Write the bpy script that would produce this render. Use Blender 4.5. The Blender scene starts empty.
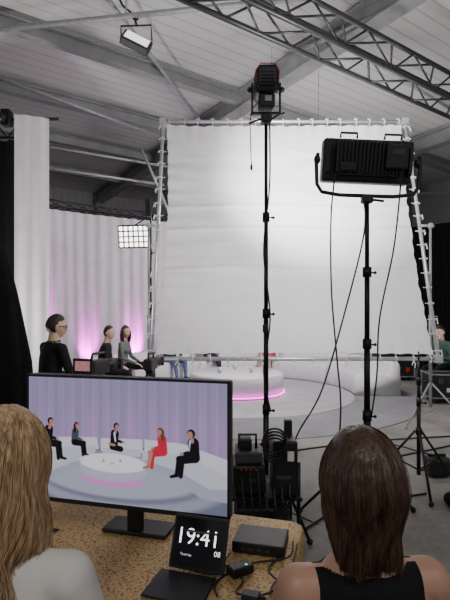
import bpy, bmesh, math, random
import numpy as np
from mathutils import Vector, Matrix, noise
random.seed(7)
V=Vector
sc=bpy.context.scene
pi=math.pi
# ------------------------------------------------------------------ materials
def nt(m):
    m.use_nodes=True
    return m.node_tree.nodes,m.node_tree.links
def mat(name,col,rough=.5,metal=0,var=.12,scale=12,bump=0,bscale=60,emis=None,es=0,stretch=(1,1,1),trans=0,spec=.5,col2=None):
    m=bpy.data.materials.new(name); N,L=nt(m)
    b=N['Principled BSDF']
    tc=N.new('ShaderNodeTexCoord'); mp=N.new('ShaderNodeMapping'); mp.inputs['Scale'].default_value=stretch
    L.new(tc.outputs['Object'],mp.inputs['Vector'])
    no=N.new('ShaderNodeTexNoise'); no.inputs['Scale'].default_value=scale; no.inputs['Detail'].default_value=5
    L.new(mp.outputs[0],no.inputs['Vector'])
    cr=N.new('ShaderNodeValToRGB')
    c1=[max(0,c*(1-var)) for c in col]; c2=[min(1,c*(1+var)) for c in col] if col2 is None else list(col2)
    cr.color_ramp.elements[0].color=(*c1,1); cr.color_ramp.elements[1].color=(*c2,1)
    cr.color_ramp.elements[0].position=.32; cr.color_ramp.elements[1].position=.68
    L.new(no.outputs['Fac'],cr.inputs[0]); L.new(cr.outputs[0],b.inputs['Base Color'])
    b.inputs['Roughness'].default_value=rough; b.inputs['Metallic'].default_value=metal
    b.inputs['Specular IOR Level'].default_value=spec
    if bump:
        n2=N.new('ShaderNodeTexNoise'); n2.inputs['Scale'].default_value=bscale; n2.inputs['Detail'].default_value=3
        L.new(mp.outputs[0],n2.inputs['Vector'])
        bp=N.new('ShaderNodeBump'); bp.inputs['Strength'].default_value=bump; bp.inputs['Distance'].default_value=.01
        L.new(n2.outputs['Fac'],bp.inputs['Height']); L.new(bp.outputs[0],b.inputs['Normal'])
    if emis:
        b.inputs['Emission Color'].default_value=(*emis,1); b.inputs['Emission Strength'].default_value=es
    if trans:
        t=N.new('ShaderNodeBsdfTranslucent'); L.new(cr.outputs[0],t.inputs[0])
        mx=N.new('ShaderNodeMixShader'); mx.inputs[0].default_value=trans
        L.new(b.outputs[0],mx.inputs[1]); L.new(t.outputs[0],mx.inputs[2])
        L.new(mx.outputs[0],N['Material Output'].inputs['Surface'])
    return m
M_black=mat('black_plastic',(.012,.012,.014),.45,bump=.1)
M_blk2=mat('black_metal',(.02,.02,.022),.35,metal=.6)
M_truss=mat('dark_grey_truss',(.055,.055,.06),.4,metal=.5)
M_dgrey=mat('dark_grey_plastic',(.05,.05,.055),.5)
M_alu=mat('aluminium',(.55,.56,.58),.4,metal=.6)
M_alug=mat('grey_tube',(.36,.37,.38),.5,metal=.3)
M_steel=mat('painted_steel_beam',(.29,.295,.30),.55,metal=.1,scale=4)
M_clothw=mat('diffusion_silk',(.84,.84,.84),.85,var=.03,scale=2,bump=.08,bscale=7,trans=.35,spec=.1)
M_ribbon=mat('white_ribbon',(.7,.7,.7),.8)
M_curt=mat('white_drape',(.80,.77,.81),.9,var=.04,scale=6,spec=.1,trans=.15)
M_bdrape=mat('black_drape',(.012,.012,.014),.95,spec=.1,bump=.2,bscale=40)
M_sofa=mat('white_leather',(.75,.75,.76),.45,var=.04,bump=.05)
M_carpet=mat('stage_carpet',(.42,.42,.43),.95,var=.08,scale=3,bump=.3,bscale=200,spec=.1)
M_carpet2=mat('stage_carpet_ring',(.25,.25,.26),.95,var=.08,scale=3,bump=.3,bscale=200,spec=.1)
M_pink=mat('pink_led',(1,.1,.8),.5,emis=(1,.08,.75),es=4)
M_skin=mat('skin',(.62,.39,.29),.5,var=.08,scale=20,bump=.05)
M_skin2=mat('skin_tan',(.47,.27,.19),.45,var=.06,scale=14,bump=.04)
M_suit=mat('black_suit',(.016,.016,.02),.8,spec=.2,bump=.1)
M_navy=mat('navy_suit',(.03,.035,.055),.8,spec=.2)
M_jean=mat('denim',(.10,.16,.27),.8,bump=.2,bscale=150)
M_beige=mat('beige_trousers',(.5,.38,.28),.8)
M_red=mat('red_jacket',(.5,.03,.06),.7)
M_olive=mat('grey_green_top',(.13,.15,.13),.8)
M_green2=mat('green_sweatshirt',(.05,.12,.08),.8)
M_shirt=mat('white_blouse',(.66,.64,.63),.75,var=.04,bump=.35,bscale=14,spec=.2)
M_tank=mat('black_tank_top',(.010,.010,.012),.85,spec=.2,bump=.15)
M_shoe=mat('black_shoe',(.015,.013,.012),.35)
M_eyew=mat('eye_white',(.8,.8,.78),.2); M_eyeb=mat('iris',(.03,.02,.015),.15); M_lip=mat('lips',(.5,.18,.16),.4)
M_hdark=mat('dark_hair',(.02,.014,.010),.45,stretch=(60,60,4),bump=.4,bscale=8)
M_hbrown=mat('brown_hair',(.026,.014,.009),.34,scale=4,stretch=(30,30,3),col2=(.115,.062,.034),bump=.3,bscale=6)
M_hblond=mat('blonde_hair',(.28,.165,.08),.38,scale=4,stretch=(30,30,3),col2=(.66,.46,.27),bump=.3,bscale=6)
M_white=mat('white_paper',(.8,.8,.8),.6)
M_lit=mat('led_lit',(1,1,1),.5,emis=(1,.97,.92),es=5)
M_litlow=mat('led_dim',(1,1,1),.5,emis=(1,.97,.93),es=1.3)
M_redp=mat('red_trim',(.6,.02,.015),.4)
M_text=mat('clock_digits',(1,1,1),.5,emis=(.9,.95,1),es=1.8)
M_glassk=mat('black_glass',(.008,.009,.012),.12)
M_tab=mat('white_table',(.78,.77,.79),.25,var=.02)
M_green=mat('green_led',(.1,.8,.3),.5,emis=(.1,.9,.3),es=2)
M_orange=mat('viewfinder_image',(.5,.2,.15),.5,scale=40,col2=(.6,.3,.5),emis=(.9,.4,.35),es=.3)
# gold brocade
M_gold=bpy.data.materials.new('gold_brocade'); N,L=nt(M_gold); b=N['Principled BSDF']
tc=N.new('ShaderNodeTexCoord'); vo=N.new('ShaderNodeTexVoronoi'); vo.inputs['Scale'].default_value=95; L.new(tc.outputs['Object'],vo.inputs['Vector'])
n1=N.new('ShaderNodeTexNoise'); n1.inputs['Scale'].default_value=65; n1.inputs['Detail'].default_value=4; n1.inputs['Distortion'].default_value=2; L.new(tc.outputs['Object'],n1.inputs['Vector'])
ml=N.new('ShaderNodeMath'); ml.operation='ADD'; L.new(vo.outputs['Distance'],ml.inputs[0]); L.new(n1.outputs['Fac'],ml.inputs[1])
cr=N.new('ShaderNodeValToRGB'); cr.color_ramp.elements[0].position=.65; cr.color_ramp.elements[1].position=1.15
cr.color_ramp.elements[0].color=(.15,.08,.028,1); cr.color_ramp.elements[1].color=(.54,.36,.16,1)
L.new(ml.outputs[0],cr.inputs[0]); L.new(cr.outputs[0],b.inputs['Base Color']); b.inputs['Metallic'].default_value=.25; b.inputs['Roughness'].default_value=.5
bp=N.new('ShaderNodeBump'); bp.inputs['Strength'].default_value=.4; bp.inputs['Distance'].default_value=.003; L.new(ml.outputs[0],bp.inputs['Height']); L.new(bp.outputs[0],b.inputs['Normal'])
# floor concrete
M_floor=bpy.data.materials.new('concrete_floor'); N,L=nt(M_floor); b=N['Principled BSDF']
tc=N.new('ShaderNodeTexCoord')
n1=N.new('ShaderNodeTexNoise'); n1.inputs['Scale'].default_value=.8; n1.inputs['Detail'].default_value=9; n1.inputs['Roughness'].default_value=.65; L.new(tc.outputs['Object'],n1.inputs['Vector'])
n2=N.new('ShaderNodeTexNoise'); n2.inputs['Scale'].default_value=30; n2.inputs['Detail'].default_value=6; L.new(tc.outputs['Object'],n2.inputs['Vector'])
mx=N.new('ShaderNodeMath'); mx.operation='MULTIPLY_ADD'; mx.inputs[1].default_value=.3; L.new(n2.outputs['Fac'],mx.inputs[0]); L.new(n1.outputs['Fac'],mx.inputs[2])
cr=N.new('ShaderNodeValToRGB'); cr.color_ramp.elements[0].position=.45; cr.color_ramp.elements[1].position=.85
cr.color_ramp.elements[0].color=(.14,.135,.125,1); cr.color_ramp.elements[1].color=(.31,.295,.275,1)
L.new(mx.outputs[0],cr.inputs[0]); L.new(cr.outputs[0],b.inputs['Base Color']); b.inputs['Roughness'].default_value=.7
# ceiling corrugated
def ribbed(name,c1,c2,scale,axis='Y'):
    m=bpy.data.materials.new(name); N,L=nt(m); b=N['Principled BSDF']
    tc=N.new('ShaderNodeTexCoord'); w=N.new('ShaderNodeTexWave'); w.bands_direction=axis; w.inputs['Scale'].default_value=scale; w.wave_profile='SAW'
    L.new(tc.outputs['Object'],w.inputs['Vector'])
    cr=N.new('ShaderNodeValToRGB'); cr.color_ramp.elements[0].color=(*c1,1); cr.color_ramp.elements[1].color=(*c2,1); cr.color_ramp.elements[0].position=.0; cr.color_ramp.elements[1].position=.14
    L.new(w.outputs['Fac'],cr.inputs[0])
    n=N.new('ShaderNodeTexNoise'); n.inputs['Scale'].default_value=.5; n.inputs['Detail'].default_value=3; L.new(tc.outputs['Object'],n.inputs['Vector'])
    mr=N.new('ShaderNodeMapRange'); mr.inputs['To Min'].default_value=.85; mr.inputs['To Max'].default_value=1.1; L.new(n.outputs['Fac'],mr.inputs['Value'])
    mm=N.new('ShaderNodeVectorMath'); mm.operation='SCALE'; L.new(cr.outputs[0],mm.inputs[0]); L.new(mr.outputs[0],mm.inputs['Scale'])
    L.new(mm.outputs[0],b.inputs['Base Color']); b.inputs['Roughness'].default_value=.6
    bp=N.new('ShaderNodeBump'); bp.inputs['Strength'].default_value=.5; bp.inputs['Distance'].default_value=.03; L.new(w.outputs['Fac'],bp.inputs['Height']); L.new(bp.outputs[0],b.inputs['Normal'])
    return m
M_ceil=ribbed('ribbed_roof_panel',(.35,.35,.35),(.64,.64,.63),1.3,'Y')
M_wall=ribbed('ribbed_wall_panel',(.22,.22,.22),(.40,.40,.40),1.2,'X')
# ------------------------------------------------------------------ mesh builder
def frame_from(d):
    d=d.normalized(); up=V((0,0,1)) if abs(d.z)<.95 else V((0,1,0))
    a=d.cross(up).normalized(); return a,a.cross(d).normalized()
class MB:
    def __init__(s): s.v=[];s.f=[];s.m=[];s.s=[]
    def add(s,vs,fs,mi=0,sm=True,X=None):
        o=len(s.v)
        s.v+= [tuple(X@V(v)) if X else tuple(v) for v in vs]
        for f in fs: s.f.append([o+i for i in f]); s.m.append(mi); s.s.append(sm)
    def path(s,P,r,n=8,mi=0,X=None,flat=1.0):
        P=[V(p) for p in P]; R=r if isinstance(r,(list,tuple)) else [r]*len(P)
        vs=[];fs=[]; a=None
        for i,p in enumerate(P):
            d=(P[min(i+1,len(P)-1)]-P[max(i-1,0)])
            if d.length<1e-9: d=V((0,0,1))
            d.normalize()
            if a is None: a,b=frame_from(d)
            else:
                a=(a-d*a.dot(d)); a=a.normalized() if a.length>1e-6 else frame_from(d)[0]; b=a.cross(d)
            for k in range(n):
                t=2*pi*k/n; vs.append(p+a*math.cos(t)*R[i]+b*math.sin(t)*R[i]*flat)
        for i in range(len(P)-1):
            for k in range(n):
                k2=(k+1)%n; fs.append([i*n+k,i*n+k2,(i+1)*n+k2,(i+1)*n+k])
        fs.append(list(range(n-1,-1,-1))); fs.append([(len(P)-1)*n+k for k in range(n)])
        s.add(vs,fs,mi,True,X)
    def tube(s,a,b,r,r2=None,n=8,mi=0,X=None): s.path([a,b],[r,r if r2 is None else r2],n,mi,X)
    def box(s,c,size,mi=0,R=None,bev=0,X=None,seg=2):
        bm=bmesh.new(); bmesh.ops.create_cube(bm,size=1)
        for v in bm.verts: v.co=V((v.co.x*size[0],v.co.y*size[1],v.co.z*size[2]))
        if bev: bmesh.ops.bevel(bm,geom=bm.edges[:],offset=bev,segments=seg,affect='EDGES',profile=.5)
        T=Matrix.Translation(V(c)) @ (R.to_4x4() if R else Matrix.Identity(4))
        if X: T=X@T
        bm.verts.index_update()
        s.add([T@v.co for v in bm.verts],[[v.index for v in f.verts] for f in bm.faces],mi,False); bm.free()
    def sph(s,c,r,mi=0,X=None,nu=16,nv=10,fn=None,R=None):
        if not isinstance(r,(list,tuple)): r=(r,r,r)
        vs=[];fs=[]
        for j in range(nv+1):
            th=pi*j/nv
            for i in range(nu):
                ph=2*pi*i/nu; d=V((math.sin(th)*math.cos(ph),math.sin(th)*math.sin(ph),math.cos(th)))
                p=V((d.x*r[0],d.y*r[1],d.z*r[2]))
                if fn: p=fn(d,p)
                if R: p=R@p
                vs.append(V(c)+p)
        for j in range(nv):
            for i in range(nu):
                i2=(i+1)%nu; fs.append([j*nu+i,(j+1)*nu+i,(j+1)*nu+i2,j*nu+i2])
        s.add(vs,fs,mi,True,X)
    def rings(s,rs,mi=0,cap=True,sm=True,X=None,closed=True):
        n=len(rs[0]); vs=[p for r in rs for p in r]; fs=[]
        for i in range(len(rs)-1):
            for k in range(n if closed else n-1):
                k2=(k+1)%n; fs.append([i*n+k,i*n+k2,(i+1)*n+k2,(i+1)*n+k])
        if cap: fs.append(list(range(n-1,-1,-1))); fs.append([(len(rs)-1)*n+k for k in range(n)])
        s.add(vs,fs,mi,sm,X)
    def build(s,name,mats,parent=None,origin=None,fixn=True):
        xs=np.array(s.v); 
        if origin is None: origin=V(((xs[:,0].min()+xs[:,0].max())/2,(xs[:,1].min()+xs[:,1].max())/2,xs[:,2].min()))
        me=bpy.data.meshes.new(name); me.from_pydata([tuple(r) for r in (xs-np.array(origin))],[],s.f)
        for m in mats: me.materials.append(m)
        me.polygons.foreach_set('material_index',s.m); me.polygons.foreach_set('use_smooth',s.s)
        if fixn:
            bm=bmesh.new(); bm.from_mesh(me); bmesh.ops.recalc_face_normals(bm,faces=bm.faces[:]); bm.to_mesh(me); bm.free()
        me.update()
        o=bpy.data.objects.new(name,me); sc.collection.objects.link(o); o.location=origin
        if parent: setpar(o,parent)
        return o
def setpar(o,p):
    o.parent=p; o.matrix_parent_inverse=Matrix.LocRotScale(p.location,p.rotation_euler,p.scale).inverted()
def empty(name,loc):
    e=bpy.data.objects.new(name,None); e.location=loc; e.empty_display_size=.1; sc.collection.objects.link(e); return e
def cr_spline(P,n=8):
    P=[V(p) for p in P]; Q=[P[0]]+P+[P[-1]]; out=[]
    for i in range(1,len(Q)-2):
        for k in range(n):
            t=k/n; a,b,c,d=Q[i-1],Q[i],Q[i+1],Q[i+2]
            out.append(.5*((2*b)+(c-a)*t+(2*a-5*b+4*c-d)*t*t+(3*b-a-3*c+d)*t**3))
    out.append(P[-1]); return out
def light(kind,name,loc,target,energy,col=(1,1,1),size=.3,parent=None,**k):
    l=bpy.data.lights.new(name,kind); l.energy=energy; l.color=col
    if kind=='AREA': l.size=size; 
    if kind=='AREA' and 'sy' in k: l.shape='RECTANGLE'; l.size_y=k['sy']
    if kind=='SPOT': l.spot_size=math.radians(k.get('ang',90)); l.spot_blend=k.get('blend',1); l.shadow_soft_size=size
    if kind=='POINT': l.shadow_soft_size=size
    o=bpy.data.objects.new(name,l); o.location=loc; sc.collection.objects.link(o)
    o.rotation_euler=(V(target)-V(loc)).to_track_quat('-Z','Y').to_euler()
    if parent: setpar(o,parent)
    return o
# ------------------------------------------------------------------ camera
cd=bpy.data.cameras.new('camera'); cam=bpy.data.objects.new('camera',cd); sc.collection.objects.link(cam)
cam.location=(0,0,1.52); cam.rotation_euler=(pi/2,0,0); cd.sensor_fit='VERTICAL'; cd.sensor_height=36; cd.sensor_width=27; cd.lens=27; cd.shift_y=.025; cd.clip_start=.02
sc.camera=cam
w=bpy.data.worlds.new('world'); sc.world=w; w.use_nodes=True
w.node_tree.nodes['Background'].inputs[0].default_value=(.95,.96,1,1); w.node_tree.nodes['Background'].inputs[1].default_value=.28
# ------------------------------------------------------------------ hall shell (axes A,B)
A=V((.832,.555,0)).normalized(); B=V((-A.y,A.x,0)); hall=math.atan2(A.y,A.x)
def ab(a,b,z=0): return A*a+B*b+V((0,0,z))
RH=Matrix.Rotation(hall,3,'Z')
def slab(name,c,size,m):
    mb=MB(); mb.box((0,0,0),size,0); o=mb.build(name,[m],origin=V((0,0,0))); o.location=c; o.rotation_euler=(0,0,hall); return o
slab('floor',ab(2,4,-.05),(26,26,.1),M_floor)
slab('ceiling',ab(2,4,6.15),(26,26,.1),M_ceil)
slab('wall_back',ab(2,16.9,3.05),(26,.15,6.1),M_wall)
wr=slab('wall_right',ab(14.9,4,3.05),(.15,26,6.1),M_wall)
# roof beams (I profile)
mb=MB()
def ibeam(p,q,h=.26,wd=.16):
    d=(q-p); n=d.normalized(); side=n.cross(V((0,0,1)))
    R=Matrix((n,side,V((0,0,1)))).transposed()
    c=(p+q)/2; Ln=d.length
    mb.box(c,(Ln,.02,h),0,R); mb.box(c+V((0,0,h/2)),(Ln,wd,.02),0,R); mb.box(c-V((0,0,h/2)),(Ln,wd,.02),0,R)
for b_ in (3.2,7.44,9.5,11.6,14): ibeam(ab(-9,b_,5.9),ab(14.7,b_,5.9),.2,.16)
for a_ in (5.38,10.5): ibeam(ab(a_,-6,5.86),ab(a_,16.7,5.86),.34,.3)
mb.build('roof_beams',[M_steel])
mb=MB()
for p,q in [((-1.6,5.9,5.75),(-.45,10.1,5.75)),((-4.5,9.5,5.2),(-1.3,10.9,5.1)),((.2,9.3,5.75),(4.4,13,5.75)),((2.2,11.8,4.6),(6.5,12.4,4.9)),((1.0,7.5,5.8),(3.5,5.2,5.8)),((-4,7.6,5.6),(-1.4,10.4,5.6)),((-1.9,10.2,5.3),(-1.3,10.6,3.9)),((2,7.2,5.8),(5.5,10,5.8)),((-4.4,9.6,4.75),(-1.5,11,4.7)),((5.5,10,4.9),(8.5,12,4.8)),((6,11,4.1),(8.5,12.6,4.1))]:
    mb.tube(p,q,.03,n=10)
mb.build('roof_bracing_rods',[M_alug])
mb=MB(); mb.tube((-4.2,6.36,5.45),(1.6,5.48,5.45),.035,n=12)
for t in (.15,.5,.85):
    p=V((-4.2,6.36,5.45)).lerp(V((1.6,5.48,5.45)),t); mb.tube(p,p+V((0,0,.65)),.012)
mb.build('suspended_pipe',[M_alug])
mb=MB()
for (a_,b_) in ((5.4,16.6),(-.5,16.6),(10.5,16.6),(14.6,10),(14.6,5)):
    mb.box(ab(a_,b_,3.0),(.25,.25,5.9),0,RH,.01)
mb.build('hall_columns',[M_steel])
# lattice truss
def truss(name,p,q,wd,mt,rt=.025,rb=.012,step=.35,tri=False):
    mb=MB(); p=V(p);q=V(q); d=(q-p).normalized(); s=d.cross(V((0,0,1))).normalized(); u=V((0,0,1)); h=wd/2
    ch=[s*h+u*h,s*-h+u*h,s*-h-u*h,s*h-u*h] if not tri else [s*h+u*h,s*-h+u*h,u*-h]
    for c in ch: mb.tube(p+c,q+c,rt,n=10)
    n=int((q-p).length/step); Ln=(q-p).length
    for k in range(len(ch)):
        a,b=ch[k],ch[(k+1)%len(ch)]
        for i in range(n):
            t0,t1=i/n*Ln,(i+1)/n*Ln
            x,y=(a,b) if i%2==0 else (b,a)
            mb.tube(p+d*t0+x,p+d*t1+y,rb,n=6)
    return mb.build(name,[mt])
c0=ab(3.93,3.4,4.5)
truss('lighting_truss',c0-A*4.5,c0+A*6,.32,M_truss,.028,.013,.42)
mb=MB()
for t in (-3,2.5):
    for sx in (-.17,.17):
        mb.tube(c0+A*t+B*sx+V((0,0,.2)),c0+A*t+V((0,0,1.4)),.008,mi=0)
mb.build('truss_hanging_cables',[M_blk2])
# ------------------------------------------------------------------ curtains
def curtain(name,pts,z0,z1,mt,amp=.05,wl=.16,seed=0,zn=10,flare=.3):
    P=cr_spline([V((x,y,0)) for x,y in pts],24)
    L_=[0]
    for i in range(1,len(P)): L_.append(L_[-1]+(P[i]-P[i-1]).length)
    n=int(L_[-1]/.022); rs=[]
    smp=[]
    for k in range(n+1):
        l=L_[-1]*k/n; i=max(1,min(len(P)-1,next((j for j,x in enumerate(L_) if x>=l),len(P)-1)))
        t=(l-L_[i-1])/max(1e-6,L_[i]-L_[i-1]); p=P[i-1].lerp(P[i],t); d=(P[i]-P[i-1]).normalized(); smp.append((l,p,V((-d.y,d.x,0))))
    for j in range(zn+1):
        z=z0+(z1-z0)*j/zn; row=[]
        for l,p,nn in smp:
            ph=2*pi*l/wl+1.8*noise.noise(V((l*.9,seed,z*.15)))
            a=amp*(1+flare*(1-j/zn))*(.75+.5*noise.noise(V((l*1.3,seed+5,0))))
            row.append(p+nn*(a*math.sin(ph)+.02*noise.noise(V((l*2,z*.7,seed))))+V((0,0,z)))
        rs.append(row)
    mb=MB(); mb.rings(rs,0,cap=False,closed=False); return mb.build(name,[mt],fixn=False)
cpts=[(-4.75,8.9),(-4,10),(-3,10.75),(-1.88,11.35),(.3,12.15),(2.6,12.15),(3.8,11.6)]
curtain('stage_curtain',cpts,.03,3.90,M_curt,.034,.27)
curtain('white_drape_panel',[(-3.02,6.45),(-2.85,6.5),(-2.58,6.6)],.03,4.40,M_curt,.022,.2,3)
curtain('black_drape',[(-5.5,6.4),(-4.2,6.7),(-3.1,6.7)],.03,4.12,M_bdrape,.05,.2,9)
curtain('black_drape',[(4.4,13.4),(5.8,12.2),(7.4,10.4),(8.4,8.6)],.03,4.0,M_bdrape,.06,.25,11)
def polytruss(name,pts,z,mt):
    mb=MB(); P=[V((x,y+.1,z)) for x,y in pts]
    P=cr_spline(P,4)
    for o in (V((0,0,0)),V((0,0,.2)),V((0,.2,.1))): mb.path([p+o for p in P],.018,8)
    for i in range(len(P)-1):
        mb.tube(P[i],P[i+1]+V((0,0,.2)),.009,n=6); mb.tube(P[i]+V((0,0,.2)),P[i+1]+V((0,.2,.1)),.009,n=6); mb.tube(P[i],P[i+1]+V((0,.2,.1)),.009,n=6)
    for p in (P[0],P[len(P)//2],P[-1]): mb.tube((p.x,p.y+.25,0),(p.x,p.y+.25,z+.2),.03); 
    return mb.build(name,[mt])
polytruss('curtain_truss',cpts,3.93,M_blk2)
mb=MB()
for x in (-3.15,-5.3): mb.tube((x,6.85,0),(x,6.85,4.5),.03); mb.box((x,6.85,.01),(.5,.5,.02),0)
mb.tube((-5.5,6.85,4.46),(-2.5,6.75,4.46),.025); mb.tube((-5.5,6.85,4.22),(-3.15,6.85,4.22),.02)
for i in range(12): mb.tube((-5.4+i*.19,6.85,4.22 if i%2 else 4.46),(-5.4+(i+1)*.19,6.85,4.46 if i%2 else 4.22),.01)
for x in (-3.25,-3.5): mb.box((x,6.7,4.45),(.14,.14,.24),0,bev=.02); mb.tube((x,6.6,4.42),(x-.02,6.5,4.38),.06,.07,n=14)
mb.build('drape_support',[M_blk2])
# near black cloth draped over stand
mb=MB(); rs=[]
for j in range(15):
    t=j/14; z=2.18*(1-t); r=.05+.25*min(1,t*1.9)**.6+.05*t; row=[]
    for k in range(60):
        th=2*pi*k/60; rr=r*(1+.09*math.sin(9*th+t*1.5)*min(1,t*2)); row.append(V((-2.07+rr*math.cos(th),4.0+rr*.8*math.sin(th),z+.015)))
    rs.append(row)
mb.rings(rs); mb.build('black_covered_stand',[M_bdrape])
# ------------------------------------------------------------------ diffusion frame
x0,x1=-.93,2.70; yb,zb,yt,zt=5.70,.965,6.75,4.42
def fp(s,t,n=0):
    ty=V((0,yt-yb,zt-zb)); nn=V((1,0,0)).cross(ty).normalized()
    return V((x0+(x1-x0)*s,yb,zb))+ty*t+nn*n
par=empty('diffusion_frame',(.9,6.2,0))
mb=MB()
for a,b in (((0,0),(1,0)),((1,0),(1,1)),((1,1),(0,1)),((0,1),(0,0))): mb.path([fp(*a),fp(*b)],.026,8)
for c in ((0,0),(1,0),(1,1),(0,1)): mb.box(fp(*c),(.1,.08,.1),0,bev=.01)
mb.build('frame_tubes',[M_alu],par)
mb=MB(); rs=[]; NN=180
for j in range(NN+1):
    t=j/NN; row=[]
    for i in range(NN+1):
        s=i/NN
        ins=.014+.003*abs(math.sin(pi*17*t)); inst=.014+.003*abs(math.sin(pi*17*s))
        bowx=.020*4*t*(1-t); bowt=.006*4*s*(1-s)
        ss=ins+bowx+(1-2*(ins+bowx))*s; tt=inst+bowt+(1-2*(inst+bowt))*t
        e=min(s,1-s,t,1-t)
        n=.04*math.sin(pi*s)*math.sin(pi*t)+.03*noise.noise(V((s*3,t*9,1)))+.016*noise.noise(V((s*7,t*16,4)))+.006*noise.noise(V((s*12,t*40,9)))
        n+=.010*math.exp(-e/.06)*(math.sin(2*pi*17*(s if min(t,1-t)<min(s,1-s) else t)))
        for tl in (.33,.60,.50): n+=.022*math.exp(-((t-tl-.012*noise.noise(V((s*2,tl,0))))/.009)**2)
        row.append(fp(ss,tt,n))
    rs.append(row)
mb.rings(rs,0,cap=False,closed=False); mb.build('diffusion_cloth',[M_clothw],par,fixn=False)
mb=MB()
def tie(c,d,inw):
    a,b=inw,V((0,-.4,.1)).normalized()
    ring=[c+ (a*math.cos(q)+b*math.sin(q))*.034 for q in np.linspace(0,2*pi,9)]
    mb.path(ring,.006,5)
    mb.path([c+inw*.03,c+inw*.07],.005,5)
    k=c-inw*.038
    if random.random()<.65:
        mb.path([k,k-inw*.02+d*.02,k-inw*(.02+random.random()*.02)+V((0,-.02,-.03-.04*random.random()))],.006,5)
        mb.path([k,k-inw*.02-d*.02,k-inw*.01-d*.03+V((0,-.02,-.03))],.006,5)
    mb.sph(k,.014,nu=6,nv=4)
X=V((1,0,0)); T=(fp(0,1)-fp(0,0)).normalized()
for i in range(1,18):
    q=i/17-.5/17+random.uniform(-.004,.004)
    tie(fp(q,0),X,T); tie(fp(q,1),X,-T); tie(fp(0,q),T,X); tie(fp(1,q),T,-X)
mb.build('ribbon_ties',[M_ribbon],par)
mb=MB()
for sx,xx in ((-1,x0-.12),(1,x1+.13)):
    yy=6.2; mb.tube((xx,yy,.25),(xx,yy,1.5),.022,n=12); mb.tube((xx,yy,1.4),(xx,yy,2.75),.017,n=12)
    mb.sph((xx,yy,1.5),.03,nu=8,nv=6); mb.box((xx,yy,2.75),(.06,.06,.07),0,bev=.01)
    mb.tube((xx-sx*.15,yy,2.75),(xx+sx*.05,yy,2.75),.018)
    mb.tube((xx+.03,yy,1.5),(xx+.1,yy,1.5),.008)
    for q in (90,210,330):
        q=math.radians(q); f=V((xx+.5*math.cos(q),yy+.5*math.sin(q),.035))
        mb.tube((xx,yy,.6),f,.012); mb.tube((xx,yy,.2),V((xx,yy,.3)).lerp(f,.5),.008); mb.sph(f,.02,nu=6,nv=4)
mb.build('frame_stands',[M_steel],par)
# ------------------------------------------------------------------ stage
C=V((.23,8.75,0))
mb=MB()
def disc(c,r,z0,z1,mi,n=96): mb.rings([[c+V((r*math.cos(2*pi*k/n),r*math.sin(2*pi*k/n),z)) for k in range(n)] for z in (z0,z1)],mi,sm=False)
disc(C,3.3,.0,.012,1); disc(C,2.2,.012,.02,0)
mb.build('stage_carpet',[M_carpet,M_carpet2])
mb=MB()
prof=[(.80,.02),(.80,.07),(.9,.085),(.9,.38),(.885,.405),(0.86,.42),(.001,.42)]
mb.rings([[C+V((r*math.cos(2*pi*k/72),r*math.sin(2*pi*k/72),z)) for k in range(72)] for r,z in prof],0,sm=True)
mb.rings([[C+V((r*math.cos(2*pi*k/72),r*math.sin(2*pi*k/72),z)) for k in range(72)] for r,z in ((.905,.05),(.925,.05),(.925,.075),(.905,.075),(.905,.05))],1,cap=False)
mb.build('round_coffee_table',[M_tab,M_pink])
def sofa(name,a0,a1):
    mb=MB(); prof=[(2.22,.02),(2.20,.06),(2.20,.36),(2.23,.40),(2.27,.415),(2.72,.40),(2.80,.41),(2.86,.60),(2.90,.64),(2.98,.64),(3.03,.60),(3.05,.3),(3.05,.02)]
    n=int((a1-a0)/2.5); rs=[]
    for k in range(n+1):
        q=math.radians(a0+(a1-a0)*k/n); rs.append([C+V((r*math.cos(q),r*math.sin(q),z)) for r,z in prof])
    mb.rings(rs,0)
    return mb.build(name,[M_sofa])
for a0,a1 in ((-8,28),(29,66),(67,112),(113,150),(151,190)): sofa('curved_sofa',a0,a1)
for i,(x,y) in enumerate([(-3.95,9.6),(-3.1,10.35),(-2.15,10.95),(-1.2,11.45),(1.5,11.88)]):
    mb=MB(); mb.box((x,y,.1),(.16,.16,.2),0,bev=.015); mb.tube((x,y,.2),(x,y,.215),.06,n=16,mi=1)
    mb.tube((x-.1,y,.1),(x-.1,y,.02),.01); mb.tube((x+.1,y,.1),(x+.1,y,.02),.01)
    o=mb.build('stage_uplight',[M_black,M_pink])
    cx,cy=(x-.25,y+.42) if i<4 else (x,y+.3)
    light('SPOT','uplight_beam',(x,y,.24),(cx,cy,1.15),(620,300,620,300,110)[i],(1,.02,.85),.05,o,ang=52)
mb=MB()
for x,y in ((-.1,8.5),(.5,8.6),(.2,9.1)):
    q=V((x,y,.42)); mb.rings([[q+V((r*math.cos(2*pi*k/14),r*math.sin(2*pi*k/14),z)) for k in range(14)] for r,z in ((.028,0),(.034,.01),(.036,.11),(.032,.108),(.028,.02))],0)
mb.build('drinking_glasses',[M_alu])
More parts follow.
